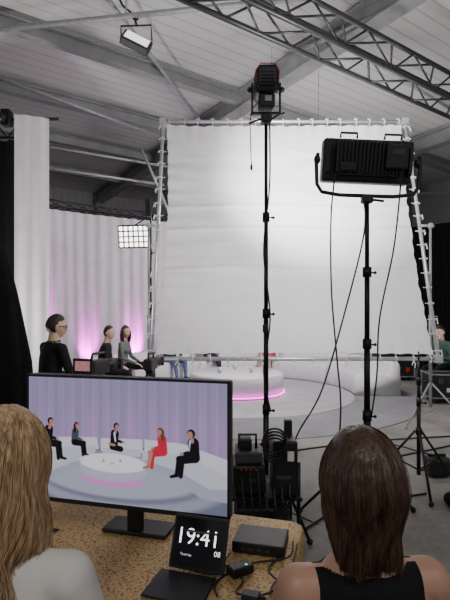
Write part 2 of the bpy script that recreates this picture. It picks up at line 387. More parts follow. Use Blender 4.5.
# ------------------------------------------------------------------ people
def seg_d(p,a,b):
    ab_=b-a; t=max(0,min(1,(p-a).dot(ab_)/max(1e-9,ab_.length_squared))); return (p-(a+ab_*t)).length
def headfn(d,p):
    x,y,z=d
    q=V(p)
    lo=max(0,-z)
    q.x*=1-.30*lo**1.3; 
    if y<0: q.y*=1-.38*lo**1.2; 
    else: q.y*=.93
    if y>0:
        q.y+=.024*math.exp(-(x/.13)**2-((z+.18)/.17)**2)
        q.y+=.006*math.exp(-(x/.5)**2-((z-.26)/.12)**2)
        q.y-=.010*(math.exp(-((abs(x)-.38)/.16)**2-((z-.04)/.14)**2))
        q.y+=.007*math.exp(-(x/.28)**2-((z+.55)/.09)**2)
        q.y+=.010*math.exp(-(x/.3)**2-((z+.85)/.15)**2)
    return q
def make_head(mb,Xm,skin,eye,iris,lip,hair,style,glasses=None,res=1):
    r=(.077,.098,.122)
    nu,nv=(40,28) if res else (28,20)
    mb.sph((0,0,0),r,skin,Xm,nu,nv,fn=headfn)
    for sx in (-1,1):
        mb.sph((sx*.078,-.006,-.005),(.011,.020,.032),skin,Xm,10,8)
        mb.sph((sx*.081,-.004,-.003),(.010,.012,.020),skin,Xm,8,6)
        mb.sph((sx*.029,.078,.006),(.0135,.011,.010),eye,Xm,10,8)
        mb.sph((sx*.029,.087,.006),(.006,.004,.006),iris,Xm,8,6)
        mb.path([(sx*.016,.091,.026),(sx*.030,.091,.031),(sx*.045,.080,.026)],.0035,5,hair,Xm)
    mb.path([(-.024,.083,-.064),(-.010,.093,-.062),(0,.094,-.0635),(.010,.093,-.062),(.024,.083,-.064)],[.002,.005,.0045,.005,.002],6,lip,Xm)
    def hairfn(k,low):
        def fn(d,p):
            x,y,z=d
            q=headfn(d,p)
            if y>.35: line=.62-.9*max(0,.6-y)
            elif y>-.05: line=.2+.5*(y)/.35
            else: line=low
            if style=='long' and y<.30: line=-.95
            h=1/(1+math.exp(-(z-line)/.05))
            f=.90+(k-.90+.03*noise.noise(V(d)*6))*h
            return V((q.x*f,q.y*f,q.z*f))
        return fn
    mb.sph((0,-.003,.004),r,hair,Xm,nu,nv,fn=hairfn(1.12 if style=='short' else 1.16,-.55))
    if style=='long':
        for k in range(22):
            q=math.radians(-115+230*k/21); x=math.sin(q)*.084; y=-math.cos(q)*.098
            mb.path([(x,y,.03),(x*1.08,y*1.05,-.06),(x*1.05,y*.95,-.14),(x*.95+.004*random.random(),y*.85,-.20)],[.014,.018,.016,.004],6,hair,Xm)
    if glasses is not None:
        for sx in (-1,1):
            mb.path([(sx*.030+.021*math.cos(t),.097,.006+.015*math.sin(t)) for t in np.linspace(0,2*pi,13)],.003,5,glasses,Xm)
            mb.path([(sx*.052,.095,.01),(sx*.074,.06,.012),(sx*.084,-.005,.008)],.003,5,glasses,Xm)
        mb.path([(-.01,.10,.01),(.01,.10,.01)],.002,5,glasses,Xm)
def make_hand(mb,wr,fwd,up,sx,mi,Xm,s=1.0,curl=.35):
    fwd=V(fwd).normalized(); up=V(up); up=(up-fwd*up.dot(fwd)).normalized(); side=fwd.cross(up).normalized()*sx
    rs=[]
    for t,w_,h in ((-.012,.024,.022),(.0,.027,.02),(.03,.037,.016),(.065,.041,.014),(.085,.039,.012),(.092,.03,.008)):
        rs.append([V(wr)+fwd*t*s+side*math.cos(2*pi*k/12)*w_*s+up*math.sin(2*pi*k/12)*h*s for k in range(12)])
    mb.rings(rs,mi,X=Xm)
    for i,(o,Ls) in enumerate(((-.030,(.038,.024,.020)),(-.010,(.043,.028,.022)),(.010,(.040,.026,.021)),(.029,(.031,.020,.018)))):
        p=V(wr)+fwd*.078*s-side*o*s; a=0; pts=[p]
        for j,l in enumerate(Ls):
            a+=curl*(.6+.25*j); p=p+(fwd*math.cos(a)-up*math.sin(a)-side*o*.6*(1 if j==0 else 0))*l*s; pts.append(p)
        mb.path(pts,[.0095*s,.0088*s,.008*s,.006*s],8,mi,Xm)
    p=V(wr)+fwd*.02*s+side*.028*s
    mb.path([p,p+(fwd*.6+side*.75)*.035*s,p+(fwd*.6+side*.75)*.035*s+(fwd*.95+side*.15-up*.2)*.03*s,p+(fwd*.6+side*.75)*.035*s+(fwd*.9-up*.4)*.055*s],[.014*s,.0125*s,.010*s,.007*s],8,mi,Xm)
def person(name,x,y,rot,seat=.40,top=M_suit,bottom=M_suit,skin=M_skin,shoe=M_shoe,hair=M_hdark,style='short',lean=0.0,legs='sit',hands=None,elb=None,s=1.0,female=False,sleeveless=False,headrot=(0,0),nohair=False,glasses=False,voxel=.013,neckskin=.0,feetz=None,shr=0.0,headz=.752):
    Xm=Matrix.Translation(V((x,y,0)))@Matrix.Rotation(math.radians(rot),4,'Z')
    f=.90 if female else 1.0
    def tz(z): return V((0,lean*z,seat+z*s))
    bones=[]; mb=MB()
    def chain(P,R,lab):
        P=[V(p) for p in P]; 
        for i in range(len(P)-1):
            n=6
            pts=[P[i].lerp(P[i+1],k/n) for k in range(n+1)]
            mb.path(pts,[R[i]+(R[i+1]-R[i])*k/n for k in range(n+1)],14)
            bones.append((P[i],P[i+1],(R[i]+R[i+1])/2,lab[i] if isinstance(lab,(list,tuple)) else lab))
        for p,r in zip(P,R): mb.sph(p,r*.99,nu=14,nv=10)
    secs=[(-.01,.13,.10),(.03,.168,.125),(.12,.170 if not female else .178,.125),(.24,.145*f,.105*f),(.34,.152*f,.108*f),(.43,.168*f,.112*f),(.50+shr,.172*f,.100*f),(.545+shr,.150*f,.082),(.575+shr,.105*f,.068),(.60+shr,.066,.058),(.66,.054,.054),(.72,.053,.055)]
    rs=[]
    for z,rx,ry in secs:
        c=tz(z)+V((0,-.012*math.sin(min(1,z/.5)*pi),0)); rs.append([c+V((rx*s*math.cos(2*pi*k/28),ry*s*math.sin(2*pi*k/28),0)) for k in range(28)])
    mb.rings(rs)
    if female:
        for sx in (-1,1): mb.sph(tz(.40)+V((sx*.075,.075,0)),(.06,.055,.06),nu=14,nv=10)
    bones.append((tz(0.02),tz(.10),.13,'pel')); bones.append((tz(.12),tz(.50),.14,'tor')); bones.append((tz(.60),tz(.74),.05,'neck'))
    sw=.175*f*s
    for sx in (-1,1):
        sh=tz(.525+shr)+V((sx*sw,0,0)); 
        if hands: wr=V(hands[0 if sx<0 else 1])
        else: wr=V((sx*.11,.32+lean*.2,seat+.165))
        if elb: el=V(elb[0 if sx<0 else 1])
        else: el=V((sx*(sw+.06),.07+lean*.4,seat+.27))
        rr=(.058*f,.043*f,.028*f)
        chain([tz(.53+shr)+V((sx*sw*.55,0,.0)),sh],[.05*f,rr[0]],'tor')
        chain([sh,sh.lerp(el,.35),el],[rr[0],rr[0]*.92,rr[1]],'uarm')
        chain([el,el.lerp(wr,.3),wr],[rr[1],rr[1]*1.0,rr[2]],'farm')
        hip=V((sx*.088,0,seat+.085)); 
        if legs=='sit' or (legs=='cross' and sx<0):
            az=max(.09,seat-.36) if feetz is None else feetz+.09
            kn=V((sx*.13,.45*s,seat+.065)); an=V((sx*.12,.50*s,az)); to=an+V((sx*.02,.13,-.055))
        elif legs=='cross':
            kn=V((-.04,.47,seat+.15)); an=V((-.17,.60,seat-.20)); to=an+V((-.03,.12,-.07))
        chain([hip,hip.lerp(kn,.5),kn],[.090*f,.078*f,.056*f],'thigh')
        chain([kn,kn.lerp(an,.35),an],[.055*f,.053*f,.038*f],'shin')
        chain([an+V((0,-.03,-.045)),an+V((0,.05,-.045)),to],[.036,.038,.026],'foot'); bones.append((an,an+V((0,.01,-.05)),.035,'foot'))
    raw=mb.build('tmp',[M_black],origin=V((0,0,0)),fixn=True)
    md=raw.modifiers.new('r','REMESH'); md.mode='VOXEL'; md.voxel_size=voxel; md.use_smooth_shade=True
    m2=raw.modifiers.new('s','SMOOTH'); m2.factor=.6; m2.iterations=int(5*.013/voxel)+1
    dg=bpy.context.evaluated_depsgraph_get(); me=bpy.data.meshes.new_from_object(raw.evaluated_get(dg))
    bpy.data.objects.remove(raw)
    out=MB(); vs=[v.co.copy() for v in me.vertices]
    lab2={'pel':2,'tor':1,'neck':0,'uarm':1,'farm':1,'thigh':2,'shin':2,'foot':3}
    if sleeveless: lab2['uarm']=0; lab2['farm']=0
    fs=[];ms=[]
    for p in me.polygons:
        c=p.center; best=min(bones,key=lambda b_: seg_d(c,b_[0],b_[1])-b_[2]); mi=lab2[best[3]]
        zz=(c.z-seat)/s
        if best[3] in('tor','neck') :
            if zz>.585-neckskin+shr: mi=0
        if sleeveless and best[3] in ('tor','neck','uarm'):
            ax=abs(c.x); cy=c.y-lean*zz
            arm=.120+max(0,.44-zz)*.5
            mi=1 if (ax<arm and zz<.580 and not (cy>.01 and ax<.07 and zz>.50)) else 0
            if best[3]=='uarm' and zz<.40: mi=0
        if best[3]=='tor' and zz<.10: mi=2
        fs.append(list(p.vertices)); ms.append(mi)
    out.v+=[tuple(Xm@v) for v in vs]
    for f_,m_ in zip(fs,ms): out.f.append(f_); out.m.append(m_); out.s.append(True)
    bpy.data.meshes.remove(me)
    for sx in (-1,1):
        wr=V(hands[0 if sx<0 else 1]) if hands else V((sx*.11,.32+lean*.2,seat+.165))
        el=V(elb[0 if sx<0 else 1]) if elb else V((sx*(sw+.06),.07+lean*.4,seat+.27))
        d=(wr-el).normalized(); d=(d+V((0,.3,-.1))).normalized()
        make_hand(out,wr,d,(0,0,1),-sx,0,Xm,s*(.92 if female else 1.0))
    hc=tz(headz)+V((0,.02+lean*.02,0))
    HX=Xm@Matrix.Translation(hc)@Matrix.Rotation(math.radians(headrot[0]),4,'Z')@Matrix.Rotation(math.radians(headrot[1]),4,'X')@Matrix.Scale(s,4)
    make_head(out,HX,0,4,5,6,7,style if not nohair else 'short',glasses=5 if glasses else None)
    if not sleeveless:
        out.path([Xm@(tz(.592+shr)+V((.068*math.cos(t),.060*math.sin(t),.006*math.sin(t)))) for t in np.linspace(0,2*pi,17)],.011,6,1)
    ob=out.build(name,[skin,top,bottom,shoe,M_eyew,M_eyeb,M_lip,hair])
    return ob,HX
def on_sofa(ang,r=2.50): 
    q=math.radians(ang); return C.x+r*math.cos(q),C.y+r*math.sin(q),ang+90
for ang,r_,kw in ((187,2.55,dict(name='seated_man',top=M_suit,bottom=M_suit,lean=.14,s=1.06,headrot=(-25,0))),(169,2.36,dict(name='seated_woman',top=M_olive,bottom=M_suit,hair=M_hbrown,style='long',female=True,legs='cross',lean=.05,s=1.04,headrot=(-30,0))),
               (128,2.5,dict(name='seated_man',top=M_navy,bottom=M_jean,hair=M_hbrown)),(104,2.5,dict(name='seated_man',top=M_suit,bottom=M_navy,legs='cross')),(70,2.5,dict(name='seated_woman',top=M_red,bottom=M_beige,hair=M_hbrown,style='long',female=True))):
    x,y,r=on_sofa(ang,r_); person(x=x,y=y,rot=r,seat=.385,voxel=.016,feetz=.02,**kw)
# man left with glasses on stool
bx,by=-1.76,4.5
person('man_with_glasses',bx,by,-42,seat=.68,top=M_suit,bottom=M_suit,glasses=True,lean=.08,feetz=.29,s=.97,headrot=(-22,-5),headz=.74)
mb=MB()
mb.rings([[V((bx+r*math.cos(2*pi*k/32),by+r*math.sin(2*pi*k/32),z)) for k in range(32)] for r,z in ((.16,.61),(.185,.63),(.19,.66),(.175,.672),(.1,.672))],0)
for q in (45,135,225,315):
    q=math.radians(q); mb.tube((bx+.12*math.cos(q),by+.12*math.sin(q),.62),(bx+.22*math.cos(q),by+.22*math.sin(q),.0),.012,mi=1)
mb.path([(bx+.18*math.cos(t),by+.18*math.sin(t),.26) for t in np.linspace(0,2*pi,25)],.01,6,1)
mb.build('bar_stool',[M_black,M_alu])
# crew person right
px_,py_=4.25,8.75
person('seated_crew_member',px_,py_,125,seat=.44,top=M_green2,bottom=M_suit,lean=.15,headrot=(0,-15),hands=((-.08,.40,.72),(.08,.40,.72)),elb=((-.23,.14,.68),(.23,.14,.68)))
def chair(name,x,y,rot,seat=.45,mt=M_black,back=.82):
    Xm=Matrix.Translation(V((x,y,0)))@Matrix.Rotation(math.radians(rot),4,'Z'); mb=MB()
    mb.box((0,.03,seat-.035),(.44,.44,.06),0,bev=.02,X=Xm)
    mb.box((0,-.215,back-.13),(.40,.03,.26),0,bev=.014,X=Xm)
    for sx in (-1,1):
        mb.path([(sx*.2,-.19,seat-.05),(sx*.2,-.235,back-.03)],.011,8,1,Xm)
        mb.path([(sx*.2,-.19,seat-.05),(sx*.21,-.24,.0)],.011,8,1,Xm); mb.path([(sx*.2,.22,seat-.06),(sx*.21,.26,.0)],.011,8,1,Xm)
        mb.path([(sx*.2,-.19,seat-.07),(sx*.2,.22,seat-.07)],.011,8,1,Xm)
    mb.build(name,[mt,M_alu])
chair('folding_chair',px_,py_,125,.43)
# ------------------------------------------------------------------ foreground women
def fg_hair(name,HX,mt,L0,rx=.094,ry=.112,rz=.128,taper=.1,wave=.0,n=1100,seed=1,rng=128,parent=None,flare=0,drop_back=.0,thick=.0011,part=0.0):
    rnd=random.Random(seed); mb=MB()
    def clump(ph,s_): return .034*noise.noise(V((ph*5,s_*1.6,seed)))+.020*noise.noise(V((ph*14,s_*2.5,seed+3)))
    def pos(ph,s_,k,wp=0,L_=L0):
        sa=.45
        cl=clump(ph,s_)*min(1,s_*3)
        if s_<sa:
            th=math.radians(96)*s_/sa; r=math.sin(th)
            p=V((rx*r*math.sin(ph)+part*(1-s_/sa)**2,-ry*r*math.cos(ph)-.012+.02*(1-s_/sa),rz*math.cos(th)))*(k+cl)
        else:
            t=(s_-sa)/(1-sa); th=math.radians(96)
            g=1-taper*math.sin(t*pi/2)+flare*t; kk=k+cl*(1+t)
            p=V((rx*g*math.sin(ph)*kk,(-ry*g*math.cos(ph)*(1-.25*t*max(0,math.cos(ph))))*kk-.012-drop_back*t,rz*math.cos(th)*k-L_*t))
            p.x+=wave*math.sin(7*t+wp)*t**.3; p.y+=wave*.6*math.cos(6*t+wp*1.3)*t**.3
        return p
    NP,NS=150,36; rs=[]
    for j in range(NS+1):
        s_=j/NS; row=[]
        for i in range(NP+1):
            ph=math.radians(-rng+2*rng*i/NP)
            Lk=L0*(.9+.22*noise.noise(V((ph*4,seed,2))))
            row.append(HX@pos(ph,s_*.98,.98,2.2*math.sin(ph*2.3),Lk))
        rs.append(row)
    mb.rings(rs,0,cap=False,closed=False)
    for i in range(n):
        ph=math.radians(rnd.uniform(-rng,rng)); k=rnd.uniform(.982,1.012)+(.05*rnd.random() if rnd.random()<.07 else 0); s0=rnd.uniform(.0,.3); s1=rnd.uniform(.84,1.0); wp=2.2*math.sin(ph*2.3)+rnd.uniform(-.5,.5)
        dph=rnd.uniform(-.16,.16); Lk=L0*(.9+.22*noise.noise(V((ph*4,seed,2))))*rnd.uniform(.95,1.1); m=18
        pts=[HX@pos(ph+dph*q*q,s0+(s1-s0)*q,k,wp,Lk) for q in [a/(m-1) for a in range(m)]]
        th=thick*rnd.uniform(.6,1.5)
        mb.path(pts,[th*(1 if a<m-4 else (m-a)/5) for a in range(m)],4,0)
    return mb.build(name,[mt],parent,fixn=False)
ow,HXr=person('woman_in_black_top',.318,1.03,6,seat=.392,top=M_tank,bottom=M_suit,skin=M_skin2,hair=M_hbrown,female=True,sleeveless=True,voxel=.0055,s=.97,headrot=(4,-6),neckskin=.03,shr=.005,headz=.758)
fg_hair('hair_strands',HXr,M_hbrown,.19,parent=ow,taper=.26,seed=3,n=2200,rx=.096,wave=.008,part=.02,thick=.0009)
ow2,HXl=person('blonde_woman',-.478,.955,-8,seat=.425,top=M_shirt,bottom=M_suit,hair=M_hblond,female=True,voxel=.008,headrot=(-14,-4),shr=.028,headz=.76)
fg_hair('hair_strands',HXl,M_hblond,.26,parent=ow2,taper=.0,flare=.06,seed=5,n=2300,wave=.016,rx=.090,drop_back=.02,part=.015,thick=.0009)
chair('chair',.318,1.0,6,.40); chair('chair',-.478,.925,-8,.43)
# ------------------------------------------------------------------ table + cloth
e1=V((-.961,.276,0)); e2=V((-.276,-.961,0)); F=V((.29,1.67,0)); TL,TW,TZ=1.75,.62,.75
Xt=Matrix((( e1.x,e2.x,0,F.x),(e1.y,e2.y,0,F.y),(0,0,1,0),(0,0,0,1)))
par=empty('table',F+e1*.8+e2*.33)
def outline(off,n=260):
    pts=[]; rc=.05+off
    cs=[(TL-.05,TW-.05,0),(.05,TW-.05,90),(.05,.05,180),(TL-.05,.05,270)]
    for cx,cy,a in cs:
        for k in range(13): q=math.radians(a+90*k/12); pts.append((cx+rc*math.cos(q),cy+rc*math.sin(q)))
    P=pts+[pts[0]]; l=[0]
    for i in range(1,len(P)): l.append(l[-1]+math.dist(P[i],P[i-1]))
    out=[]
    j=1
    for k in range(n):
        d=l[-1]*k/n
        while l[j]<d: j+=1
        t=(d-l[j-1])/max(1e-9,l[j]-l[j-1]); out.append((P[j-1][0]+(P[j][0]-P[j-1][0])*t,P[j-1][1]+(P[j][1]-P[j-1][1])*t))
    return out
mb=MB(); mb.box((TL/2,TW/2,TZ-.02),(TL-.02,TW-.02,.03),0,X=Xt)
for lx in (.08,TL-.08):
    for ly in (.08,TW-.08): mb.tube((lx,ly,0),(lx,ly,TZ-.03),.018,mi=1,X=Xt,n=12)
mb.build('table_frame',[M_dgrey,M_alu],par)
mb=MB(); base=outline(0); rs=[]
cx,cy=TL/2,TW/2
for sc_ in (.05,.4,.7,.9,.97): rs.append([V((cx+(x-cx)*sc_,cy+(y-cy)*sc_,TZ)) for x,y in base])
for off,z in ((.0,TZ-.001),(.006,TZ-.006),(.010,TZ-.02),(.014,TZ-.08),(.02,TZ-.2),(.03,TZ-.4),(.04,.04)):
    o_=outline(off); row=[]
    for k,(x,y) in enumerate(o_):
        a=(TZ-z)*.05*math.sin(k*.33+1.5*noise.noise(V((k*.05,0,0))))
        dx=x-base[k][0]; dy=y-base[k][1]; l=math.hypot(dx,dy) or 1; row.append(V((x+dx/l*a,y+dy/l*a,z)))
    rs.append(row)
mb.rings(rs,0,cap=False,X=Xt); o=mb.build('gold_tablecloth',[M_gold],par)
# ------------------------------------------------------------------ monitor
def nrm(px,py):
    dx=px-31; return dx/198.0, (py-(378+.03*dx))/(121+.075*dx)
H_,W_=300,490
yy,xx=np.mgrid[0:H_,0:W_]; nx=(xx+.5)/W_; ny=(yy+.5)/H_
img=np.zeros((H_,W_,3))
def blend(mask,col,a=1.0):
    m=np.clip(mask,0,1)[...,None]*a; img[:]=img*(1-m)+np.array(col)*m
def ell(px,py,rx,ry,col,a=1.0,soft=.12):
    cx,cy=nrm(px,py); X_=(nx-cx)*198; Y_=(ny-cy)*128
    d=np.sqrt((X_/rx)**2+(Y_/ry)**2); blend((1-d)/soft+.5,col,a)
def glow(px,py,rx,ry,col,a):
    cx,cy=nrm(px,py); d=((nx-cx)*198/rx)**2+((ny-cy)*128/ry)**2; blend(np.exp(-d),col,a)
def poly(pts,col,a=1.0):
    P=[nrm(*p) for p in pts]; ins=np.zeros(nx.shape,bool); n=len(P)
    for i in range(n):
        (x1,y1),(x2,y2)=P[i],P[(i+1)%n]
        if y1==y2: continue
        c=((y1>ny)!=(y2>ny))&(nx<(x2-x1)*(ny-y1)/(y2-y1)+x1); ins^=c
    blend(ins.astype(float),col,a)
def limb(p,q,w1,w2,col):
    a=nrm(*p); b=nrm(*q); ax,ay=a[0]*198,a[1]*128; bx_,by_=b[0]*198,b[1]*128
    X_=nx*198;Y_=ny*128; t=np.clip(((X_-ax)*(bx_-ax)+(Y_-ay)*(by_-ay))/((bx_-ax)**2+(by_-ay)**2+1e-9),0,1)
    d=np.hypot(X_-ax-t*(bx_-ax),Y_-ay-t*(by_-ay)); blend((w1+(w2-w1)*t-d)/.6+.5,col)
g=ny[...,None]
img[:]=np.array((.52,.50,.64))*(1-g)+np.array((.58,.49,.67))*g
for px,a in ((52,.4),(75,.3),(98,.45),(118,.35),(140,.5),(160,.35),(180,.45),(205,.35),(222,.3)):
    glow(px,436,7,30,(.76,.54,.82),a)
img*= (1+.02*np.sin(nx*2*pi*38)+.03*np.sin(nx*2*pi*17+1))[...,None]
poly([(30,455),(60,451),(150,451),(232,466),(232,545),(30,545)],(.38,.39,.48))
ell(128,486,98,31,(.54,.55,.63)); ell(126,482,86,25,(.42,.43,.52)); ell(124,480,80,22,(.61,.62,.69))
SO=(.78,.78,.83); SD=(.60,.60,.68)
poly([(38,446),(62,440),(104,440),(106,452),(72,458),(40,468)],SO); poly([(108,441),(150,442),(150,456),(108,454)],SO); poly([(152,442),(188,446),(229,462),(229,486),(198,466),(152,456)],SO)
poly([(38,458),(70,450),(104,449),(102,456),(84,464),(56,474),(38,476)],(.72,.72,.78)); poly([(38,476),(56,474),(84,464),(102,456),(102,460),(86,470),(58,482),(38,484)],SD)
poly([(110,451),(148,452),(148,460),(110,459)],(.72,.72,.78))
poly([(150,453),(190,458),(229,478),(229,492),(212,492),(188,476),(150,462)],(.73,.73,.79)); poly([(150,462),(188,476),(212,492),(229,492),(229,506),(206,502),(182,484),(150,467)],SD)
ell(120,484,30,6,(.92,.40,.84),.8,soft=.4); ell(120,474,33,12,(.66,.64,.73)); ell(120,472,33,12,(.66,.66,.74)); ell(120,466.5,33,9.5,(.88,.87,.91))
BK=(.04,.04,.06); SK=(.66,.45,.40)
def fig(x,y,top,leg,hair,long=False,s=1.0,side=1,hide=False,shoe=BK,bare=False):
    hx=x-side*1.5*s; hip=(hx-side*1*s,y+19*s); kn=(hx+side*10*s,y+20*s); ft=(hx+side*12*s,y+33*s)
    limb((hx,y+7*s),hip,4.0*s,3.9*s,top)
    if not hide:
        limb((hip[0],hip[1]+1),(kn[0]-side*2*s,kn[1]+1.5*s),3.0*s,2.4*s,leg); limb((kn[0]-side*2*s,kn[1]+1.5*s),(ft[0]-side*3*s,ft[1]+1*s),1.9*s,1.5*s,leg)
        limb(hip,kn,3.2*s,2.5*s,leg); limb(kn,ft,2.1*s,1.5*s,SK if bare else leg); limb(ft,(ft[0]+side*4*s,ft[1]+1.2*s),1.4*s,1.1*s,shoe)
    limb((hx+side*1.5*s,y+8*s),(hx+side*1*s,y+14*s),1.9*s,1.7*s,top); limb((hx+side*1*s,y+14*s),(hx+side*7*s,y+16*s),1.6*s,1.3*s,top)
    ell(hx+side*8.3*s,y+16*s,1.5*s,1.3*s,SK); limb((x-side*.5,y+3*s),(x-side*1,y+6*s),1.3*s,1.4*s,SK)
    ell(x,y-.4,2.9*s,3.3*s,hair)
    if long: limb((x-side*1.6*s,y),(x-side*2.0*s,y+7*s),1.9*s,1.6*s,hair)
    ell(x+side*.8*s,y+.6*s,2.1*s,2.7*s,SK)
fig(55,424,BK,BK,(.06,.04,.04),s=1.12); fig(83,428,(.22,.25,.28),BK,(.14,.09,.07),True,s=.90)
fig(124,429,BK,(.08,.08,.13),(.10,.06,.05),s=1.0,side=1,hide=True); limb((122,436),(123,444),1.0,.8,(.82,.82,.86)); limb((120,450),(128,452),3,3,BK); limb((117,447),(122,448),1.3,1.3,SK)
ell(120,466.5,33,9.5,(.88,.87,.91)); ell(111,464,1.2,2,(.6,.6,.7)); ell(128,464,1.2,2,(.6,.6,.7)); ell(120,467,3,1,(.7,.7,.78))
fig(167,434,(.74,.14,.22),(.74,.14,.22),(.38,.22,.14),True,s=1.08,side=-1,bare=True,shoe=(.6,.4,.35))
fig(196,436,BK,BK,(.08,.05,.04),s=1.28,side=-1); limb((195,443),(194,453),1.0,.8,(.65,.68,.82))
mc=V((-.34,1.492,0)); mang=math.atan2(-.18,.711)
Xmn=Matrix.Translation(mc)@Matrix.Rotation(mang,4,'Z')
MW,MH=.733,.437; zc=1.095
par=empty('monitor',mc)
mb=MB(); mb.box((0,.022,zc),(MW,.044,MH),0,bev=.006,X=Xmn)
mb.box((0,.06,zc-.02),(.5,.05,.3),0,bev=.02,X=Xmn)
mb.box((0,.10,.90),(.06,.02,.28),0,bev=.006,X=Xmn); mb.box((0,.13,.758),(.24,.11,.014),0,bev=.005,X=Xmn)
mb.box((0,-.0015,zc+MH/2-.004),(MW,.004,.008),0,X=Xmn);mb.box((0,-.0015,zc-MH/2+.007),(MW,.004,.014),0,X=Xmn)
for sx in (-1,1): mb.box((sx*(MW/2-.004),-.0015,zc),(.008,.004,MH),0,X=Xmn)
mb.build('monitor_housing',[M_black],par)
SW,SH=MW-.016,MH-.022; sz=zc+.003
me=bpy.data.meshes.new('screen'); vs=[]; 
for j in range(H_):
    for i in range(W_):
        vs.append(tuple(Xmn@V((-SW/2+SW*i/(W_-1),-.0008,sz+SH/2-SH*j/(H_-1)))))
fs=[(j*W_+i,(j+1)*W_+i,(j+1)*W_+i+1,j*W_+i+1) for j in range(H_-1) for i in range(W_-1)]
me.from_pydata(vs,[],fs); ca=me.color_attributes.new('picture','FLOAT_COLOR','POINT')
rgba=np.ones((H_*W_,4)); rgba[:,:3]=np.clip(img.reshape(-1,3),0,1)**2.0; ca.data.foreach_set('color',rgba.ravel())
M_scr=bpy.data.materials.new('screen_picture'); N,L=nt(M_scr); b=N['Principled BSDF']; at=N.new('ShaderNodeAttribute'); at.attribute_name='picture'
b.inputs['Base Color'].default_value=(.01,.01,.01,1); b.inputs['Roughness'].default_value=.35; L.new(at.outputs['Color'],b.inputs['Emission Color']); b.inputs['Emission Strength'].default_value=.92
me.materials.append(M_scr); o=bpy.data.objects.new('screen',me); sc.collection.objects.link(o); setpar(o,par)
# ------------------------------------------------------------------ tablet clock
par=empty('tablet_clock',(-.09,1.33,.75))
Xk=Matrix.Translation(V((-.088,1.325,.765)))@Matrix.Rotation(math.radians(-17),4,'Z')
Rt=Matrix.Rotation(math.radians(-24),4,'X')
Xs=Xk@Rt
mb=MB(); mb.box((0,.005,.075),(.175,.009,.150),0,bev=.004,X=Xs); mb.box((0,-.0005,.075),(.160,.002,.134),1,X=Xs)
mb.box((-.02,-.070,-.008),(.175,.135,.006),0,bev=.0025,X=Xk)
mb.box((0,.075,.05),(.11,.004,.13),0,R=Matrix.Rotation(math.radians(38),3,'X'),X=Xk)
mb.build('tablet_body',[M_black,M_glassk,M_dgrey],par)
def text(s_,size,loc,name):
    cu=bpy.data.curves.new(name,'FONT'); cu.body=s_; cu.size=size; cu.extrude=.0004; cu.align_x='CENTER'; cu.align_y='CENTER'; cu.offset=-.0004
    ob=bpy.data.objects.new(name,cu); sc.collection.objects.link(ob); bpy.context.view_layer.update()
    m_=bpy.data.meshes.new_from_object(ob.evaluated_get(bpy.context.evaluated_depsgraph_get())); bpy.data.objects.remove(ob)
    TX=Xs@Matrix.Translation(V(loc))@Matrix.Rotation(pi/2,4,'X'); m_.transform(TX); m_.materials.clear(); m_.materials.append(M_text)
    o=bpy.data.objects.new(name,m_); sc.collection.objects.link(o); setpar(o,par)
text('19:41',.064,(-.004,-.0025,.088),'clock_digits'); text('08',.02,(.062,-.0025,.052),'clock_seconds'); text('Thursday',.010,(-.035,-.0025,.04),'clock_date')
# ------------------------------------------------------------------ desk electronics
mb=MB(); Xd=Matrix.Translation(V((.120,1.50,.752)))@Matrix.Rotation(mang,4,'Z')
mb.box((0,0,.0175),(.17,.13,.035),0,bev=.004,X=Xd)
for k in range(4): mb.box((-.05+k*.027,-.0655,.016),(.012,.003,.006),1,X=Xd)
mb.build('video_switcher',[M_black,M_dgrey])
mb=MB(); Xd=Matrix.Translation(V((.045,1.34,.752)))@Matrix.Rotation(.5,4,'Z'); mb.box((0,0,.013),(.075,.045,.026),0,bev=.006,X=Xd); mb.box((.015,-.01,.0265),(.006,.004,.002),1,X=Xd)
mb.path([V(p) for p in cr_spline([(.045,1.34,.765),(.0,1.32,.757),(-.03,1.27,.757),(-.02,1.22,.757)],8)],.003,6)
mb.build('power_adapter',[M_black,M_green])
mb=MB(); Xd=Matrix.Translation(V((.07,1.215,.752)))@Matrix.Rotation(-.3,4,'Z'); mb.box((0,0,.009),(.05,.035,.018),0,bev=.005,X=Xd); mb.tube((.02,0,.009),(.04,0,.009),.005,X=Xd)
mb.build('usb_hub',[M_black])
mb=MB()
for P in ([(.23,1.52,.757),(.20,1.42,.757),(.10,1.39,.757),(.07,1.36,.765)],[(.24,1.5,.757),(.20,1.36,.757),(.14,1.28,.757),(.12,1.22,.763)],[(.02,1.45,.757),(.0,1.38,.757),(.05,1.30,.757),(.03,1.24,.757),(.06,1.22,.76)],[(.1,1.22,.76),(.16,1.27,.757),(.13,1.35,.757),(.19,1.44,.757)]):
    mb.path(cr_spline(P,10),.0028,6)
mb.build('desk_cables',[M_black])
